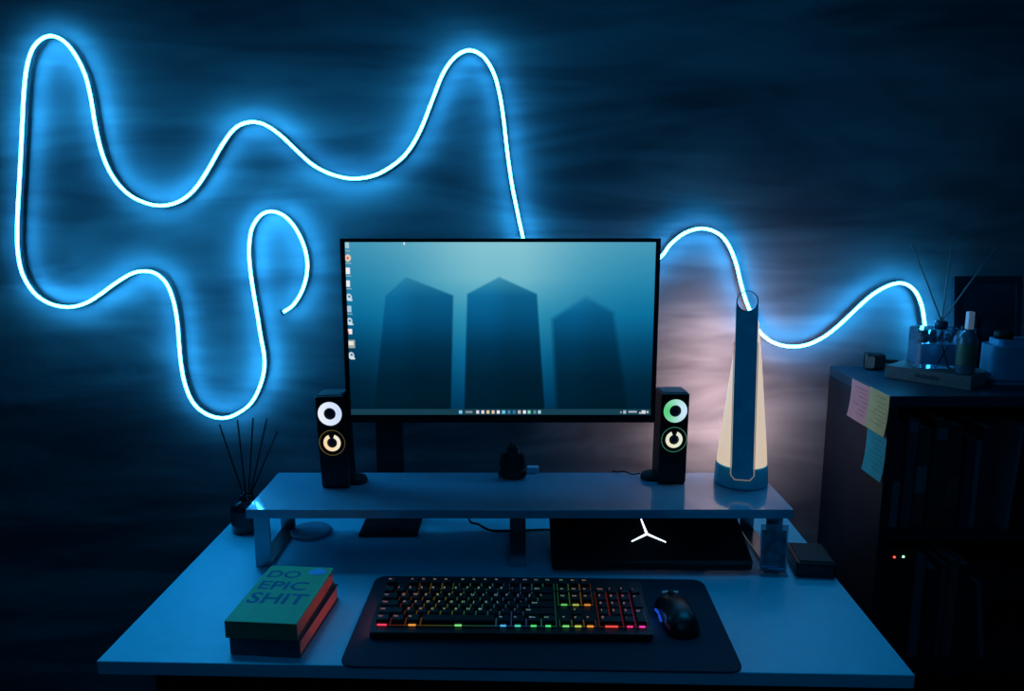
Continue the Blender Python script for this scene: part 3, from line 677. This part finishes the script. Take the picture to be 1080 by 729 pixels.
def shelf_book(x, w, h, d, yf, z, color, label, grp, lean=0, lab=None):
    t = thing('book', label, 'book', (BX + x, BY0 + yf, z + .0008), rot=(0, lean, 0), group=grp)
    cm = mat('cover', color, .55)
    MB().box(0, w, 0, .0018, 0, h, bev=.0006).box(0, .0015, 0, d, 0, h).box(w - .0015, w, 0, d, 0, h).build('cover', cm, t)
    MB().box(.002, w - .002, .003, d - .003, .003, h - .003).build('pages', M_PAPER, t)
    if lab:
        MB().box(w * .12, w * .88, -.0006, -.0001, h * lab[0], h * lab[1]).build('spine_label', mat('spine_label', lab[2], .6), t)
    return t
x = .036
up = [(.020, .215, (.02, .03, .05), 'narrow navy', (.0, .45, (.10, .16, .18))), (.022, .225, (.05, .06, .08), 'grey-blue', (.88, .97, (.12, .14, .2))), (.026, .205, (.02, .05, .045), 'dark green', (.35, .62, (.09, .17, .16))), (.030, .222, (.035, .045, .03), 'thick olive', (.82, .93, (.10, .13, .15))), (.030, .21, (.02, .025, .03), 'thick black', (.2, .5, (.03, .05, .05))), (.018, .19, (.03, .02, .06), 'slim violet', None), (.012, .18, (.12, .14, .16), 'thin pale', None), (.028, .205, (.02, .03, .05), 'dark blue', None)]
for i, (w, h, c, nm, lb) in enumerate(up):
    shelf_book(x, w, h, .16, .035 + random.uniform(0, .012), .79, c, f'{nm} book, {ordn[i]} from the left on the bookcase upper shelf', 'books on the upper bookcase shelf', lab=lb)
    x += w + .0022
shelf_book(.262, .010, .212, .17, .03, .79, (.10, .14, .17), 'thin pale folder standing at the right of upper shelf books', 'books on the upper bookcase shelf', lean=R(3))
for i, (w, h, c, nm) in enumerate(((.03, .20, (.02, .02, .03), 'black'), (.035, .22, (.02, .03, .03), 'thick dark'), (.03, .21, (.03, .02, .02), 'brown'))):
    shelf_book(.30 + .045 * i, w, h, .16, .04, .79, c, f'{nm} book right of the thin pale folder, {ordn[i]} past it', 'books on the upper bookcase shelf')
# lower shelf: device with two lights, then books
dv = thing('network_router', 'upright black device with red and green lights on the lower bookcase shelf', 'router', (BX + .034, BY0 + .03, .5003))
MB().box(0, .062, 0, .12, .001, .250, bev=.004).build('case', M_BLACKM, dv)
for px_, c in (((943.5, 588), (1, .05, .03)), ((953, 587.5), (.25, 1, .45))):
    p = aty(px_[0], px_[1], BY0 + .029) - dv.location
    MB().ell((p.x, 0, p.z), (.0024, .0016, .0024), sub=2).build('red_indicator_light' if c[0] == 1 else 'green_indicator_light', mat('indicator', (.5, .5, .5), .4, emit=c, strength=4), dv)
x = .104
lo = [(.022, .225, (.07, .10, .14), 'grey-blue'), (.024, .20, (.02, .02, .03), 'black'), (.016, .21, (.06, .05, .07), 'slim mauve'), (.022, .215, (.03, .07, .07), 'dark teal'), (.026, .205, (.02, .02, .03), 'dark navy')]
for i, (w, h, c, nm) in enumerate(lo):
    shelf_book(x, w, h, .15, .04 + random.uniform(0, .01), .50, c, f'{nm} book, {ordn[i]} past the blinking device on the lower shelf', 'books on the lower bookcase shelf')
    x += w + .0022
shelf_book(x + .028, .012, .17, .15, .045, .50, (.08, .10, .13), 'thin pale book leaning against the row on the lower shelf', 'books on the lower bookcase shelf', lean=R(-8))
# sticky notes on side panel
def note(name, label, quad, col, parent=None):
    P = []
    for x_, y_ in quad:
        d = ray(x_, y_); t_ = (BX - .0012) / d.x; P.append(Vector((0, 0, CZ)) + d * t_)
    y0_, y1_ = (P[0].y + P[3].y) / 2, (P[1].y + P[2].y) / 2; z1_, z0_ = (P[0].z + P[1].z) / 2, (P[2].z + P[3].z) / 2
    W_, H_ = abs(y1_ - y0_), z1_ - z0_
    yc, zc_ = (y0_ + y1_) / 2, (z0_ + z1_) / 2
    print(name, W_, H_, yc, zc_)
    t = thing('sticky_note', label, 'sticky note', (BX - .0004, yc, zc_), group='sticky notes on the bookcase side')
    b = bmesh.new(); n = 8; g_ = [[b.verts.new((-.0006 - .006 * (i / n) ** 3, (j / n - .5) * W_, (.5 - i / n) * H_)) for j in range(n + 1)] for i in range(n + 1)]
    for i in range(n):
        for j in range(n): b.faces.new((g_[i][j], g_[i][j + 1], g_[i + 1][j + 1], g_[i + 1][j]))
    me = bpy.data.meshes.new('paper'); b.to_mesh(me); b.free(); me.materials.append(mat('note_paper', col, .8, var=.04)); 
    for p in me.polygons: p.use_smooth = True
    o = bpy.data.objects.new('paper', me); COL.objects.link(o); o.parent = t
    h = MB()
    for i in range(7):
        zz = H_ * (.36 - i * .11); yy = -W_ * .38
        fr = (.5 - zz / H_) ; off_ = -.0010 - .006 * fr ** 3
        p_ = [Vector((off_, yy + k * W_ * .045, zz + random.uniform(-.0011, .0011))) for k in range(int(random.uniform(10, 17)))]
        h.tube(p_, .0004, 4)
    h.build('handwriting', mat('faint_ink', tuple(c_ * .55 for c_ in col), .8), t)
note('pink', 'pink sticky note with handwriting, left one on the bookcase side', [(898, 399), (917, 408), (915, 450), (896.5, 438)], (.95, .34, .30))
note('yellow', 'pale yellow sticky note beside the pink one on the bookcase side', [(917, 407), (938, 418), (935, 461), (915, 450)], (.70, .58, .24))
note('blue', 'bright blue sticky note below the yellow one on the bookcase side', [(914.5, 452), (935, 461.5), (931.5, 508), (911.5, 496)], (.02, .42, .46))

# ---------- on top of bookcase ----------
M_BBOOK = mat('tan_cover', (.17, .15, .14), .6)
bb = thing('book', 'thick tan book lying flat on the bookcase under the glass diffuser', 'book', (.785, 1.597, BZ + .0006), math.atan2(-.121, .107))
MB().box(.002, .158, .003, .106, .002, .0245).build('pages', M_PAPER, bb)
MB().box(0, .162, 0, .109, 0, .0018, bev=.0005).box(0, .162, 0, .0018, .001, .0255, bev=.0005).box(0, .162, 0, .109, .0246, .0264, bev=.0005).build('cover', M_BBOOK, bb)
mt_b = MB()
for k in range(9):   # small dark print on the spine, too small to read
    mt_b.box(.058 + k * .0052, .062 + k * .0052, -.0007, -.0001, .009 + .001 * (k % 2), .018 - .001 * (k % 3))
mt_b.build('spine_print', mat('spine_print', (.05, .05, .06), .6), bb)
BTZ = BZ + .0271
# big glass diffuser
gd = thing('glass_diffuser', 'square glass reed diffuser with crystals and three tall reeds on tan book', 'reed diffuser', (.876, 1.585, BTZ), R(-8))
M_GLASS = mat('clear_glass', (.45, .68, .82), .06, var=0, trans=.85)
M_LIQ = mat('blue_frosted', (.18, .60, .85), .30, coat=.4, trans=.25)
gw = .044
MB().poly(rrect(gw * 2, gw * 1.5, .008, 5), .0005, .080, bev=.002).build('glass_body', M_GLASS, gd)
MB().poly(rrect(gw * 2 - .012, gw * 1.5 - .012, .006, 5), .008, .050, bev=.003).build('liquid', M_LIQ, gd)
cr = MB()
for k in range(46):
    a = random.uniform(-gw + .008, gw - .008); bq = random.uniform(-gw * .75 + .006, gw * .75 - .006)
    cr.ell((a, bq, random.uniform(.056, .072)), (.005, .004, .006), mtx=None, sub=1)
o = cr.build('crystals', mat('dark_crystals', (.10, .22, .30), .15, .2, coat=.6), gd)
for p in o.data.polygons: p.use_smooth = False
MB().lathe([(0, .0805), (.012, .0805), (.012, .094), (.0095, .096), (0, .096)], .006, -.005).build('neck', mat('smoked_neck', (.03, .08, .12), .2), gd)
Rz = Matrix.Rotation(-R(-8), 4, 'Z')
for (tx, ty, yy) in ((962, 257, 1.57), (1005, 250, 1.60), (1050, 262, 1.55)):
    top = Rz @ (aty(tx, ty, yy) - gd.location); neck = Vector((.006, -.005, .095))
    MB().bar(neck + (neck - top).normalized() * .02, top, .0016, 8).build('reed', M_REEDP, gd)
for s in (-1, 1): MB().bar((.006 - s * .006, -.035, .05), (.003 + s * .013, -.0355, .002), .0012, 6).build('inner_reed', M_REED, gd)
# bottle with white cap
b1 = aty(1018, 392, 1.500)
bo = thing('spray_bottle', 'slim glass bottle with green label and white cap beside the diffuser', 'bottle', (b1.x + .006, 1.512, BTZ))
MB().lathe([(0, .0005), (.016, .0005), (.018, .004), (.018, .070), (.014, .080), (.008, .084), (.0075, .089), (0, .089)]).build('glass_body', mat('tinted_glass', (.12, .26, .32), .1, coat=.5, trans=.4), bo)
MB().cyl(0, 0, .018, .060, .0184, seg=40, cap=False).build('green_label', mat('green_label', (.05, .17, .10), .5), bo)
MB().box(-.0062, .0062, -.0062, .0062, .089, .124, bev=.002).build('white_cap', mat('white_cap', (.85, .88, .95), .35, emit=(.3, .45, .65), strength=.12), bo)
# small gadget
gp = atz(920, 391, BZ)
gt = thing('watch_stand', 'small black gadget with a beige front face beside the tan book', 'gadget', (gp.x + .002, gp.y + .003, BZ), R(-16))
MB().box(-.017, .026, 0, .026, .001, .037, bev=.006, seg=3).build('case', M_BLACK, gt)
MB().box(-.0155, .002, -.0016, 0.0004, .005, .031, bev=.003).build('beige_face', mat('beige_face', (.62, .42, .32), .5), gt)
MB().box(.026, .052, .008, .016, .016, .024, bev=.002).build('side_arm', M_BLACKM, gt)
# rounded jar right
jr = thing('cosmetic_jar', 'large rounded blue-grey tub with dark lid at the bookcase right end', 'jar', (1.012, 1.545, BZ))
MB().poly(rrect(.105, .07, .022, 8), .001, .092, bev=.012).build('tub', mat('blue_grey_tub', (.12, .42, .62), .4), jr)
MB().cyl(-.022, 0, .0925, .108, .017, seg=32).build('dark_lid', M_BLACKM, jr)
# dark bottle behind
for i, (x_, y_, h_, r_, lb, c) in enumerate(((.962, 1.63, .105, .014, 'narrow dark bottle standing behind and between the white-capped bottle and tub', (.02, .05, .07)), (.998, 1.655, .118, .016, 'taller dark bottle standing in back of the rounded tub', (.02, .03, .05)))):
    t = thing('dark_bottle', lb, 'bottle', (x_, y_, BZ), group='dark bottles at the back of the bookcase top')
    MB().lathe([(0, .001), (r_, .001), (r_, h_ * .66), (r_ * .5, h_ * .8), (r_ * .5, h_ * .84), (0, h_ * .84)]).build('bottle_body', mat('dark_bottle', c, .25, coat=.4), t)
    MB().cyl(0, 0, h_ * .842, h_, r_ * .62, seg=24).build('cap', M_BLACKM, t)
ds = MB().lathe([(0, .001), (.014, .001), (.022, .010), (.023, .0115), (.020, .0105), (.012, .004), (0, .0035)]).build('small_dish', mat('pale_dish', (.30, .42, .5), .3)); ds.location = (.962, 1.575, BZ)
tag(ds, 'small pale dish between the white-capped bottle and the rounded tub', 'dish')
# picture frame leaning on wall
f0 = aty(1007, 290, 1.70)
fr = thing('framed_picture', 'dark picture frame leaning on the wall behind the bottles', 'picture frame', (f0.x + .0, 1.672, BZ + .0015), rot=(R(-8.2), 0, 0))
FW, FH = .150, .205
MB().box(0, FW, 0, .012, 0, .014, bev=.0015).box(0, FW, 0, .012, FH - .014, FH, bev=.0015).box(0, .014, 0, .012, .014, FH - .014, bev=.0015).box(FW - .014, FW, 0, .012, .014, FH - .014, bev=.0015).build('frame', mat('frame_dark', (.03, .06, .09), .4), fr)
MB().box(.0145, FW - .0145, .006, .011, .0145, FH - .0145).build('picture', mat('dim_print', (.025, .075, .115), .5, scale=14, var=.5), fr)

# =============================== LIGHTS / WORLD / CAMERA ===============================
w = bpy.data.worlds.new('World'); S.world = w; w.use_nodes = True
w.node_tree.nodes['Background'].inputs[0].default_value = (.0, .35, 1, 1); w.node_tree.nodes['Background'].inputs[1].default_value = .004
light('ceiling_light', 'AREA', (-.1, .75, 2.45), 1.1, (.0, .36, 1), 1.0)  # added blue overhead fill, stands for no known ceiling lamp
o = light('room_fill', 'AREA', (.25, -.45, 1.95), 1.9, (.0, .42, 1), .8)  # added unseen blue fill behind the camera, lifts the front faces
o.rotation_euler = (Vector((.2, 1.5, .9)) - o.location).to_track_quat('-Z', 'Y').to_euler()
for x_, e_, tx in ((-.75, 24, -.53), (.75, 18, .44)):
    o = light('desk_fill_spot', 'SPOT', (x_, 1.60, 2.4), e_ * .9, (.0, .46, 1), .12)  # added blue fill for the desk sides, no real spotlights there
    o.rotation_euler = (Vector((tx, 1.2, .75)) - o.location).to_track_quat('-Z', 'Y').to_euler(); o.data.spot_size = R(30); o.data.spot_blend = 1
cam = bpy.data.cameras.new('Camera'); co_ = bpy.data.objects.new('Camera', cam); COL.objects.link(co_)
co_.location = (0, 0, CZ); co_.rotation_euler = (math.pi / 2 - PITCH, 0, 0)
cam.sensor_fit = 'HORIZONTAL'; cam.sensor_width = 36; cam.lens = F / 1080 * 36; cam.clip_start = .02
S.camera = co_
S.view_settings.view_transform = 'Standard'; S.view_settings.look = 'None'
S.cycles.use_denoising = True; S.cycles.max_bounces = 6; S.cycles.sample_clamp_indirect = 4
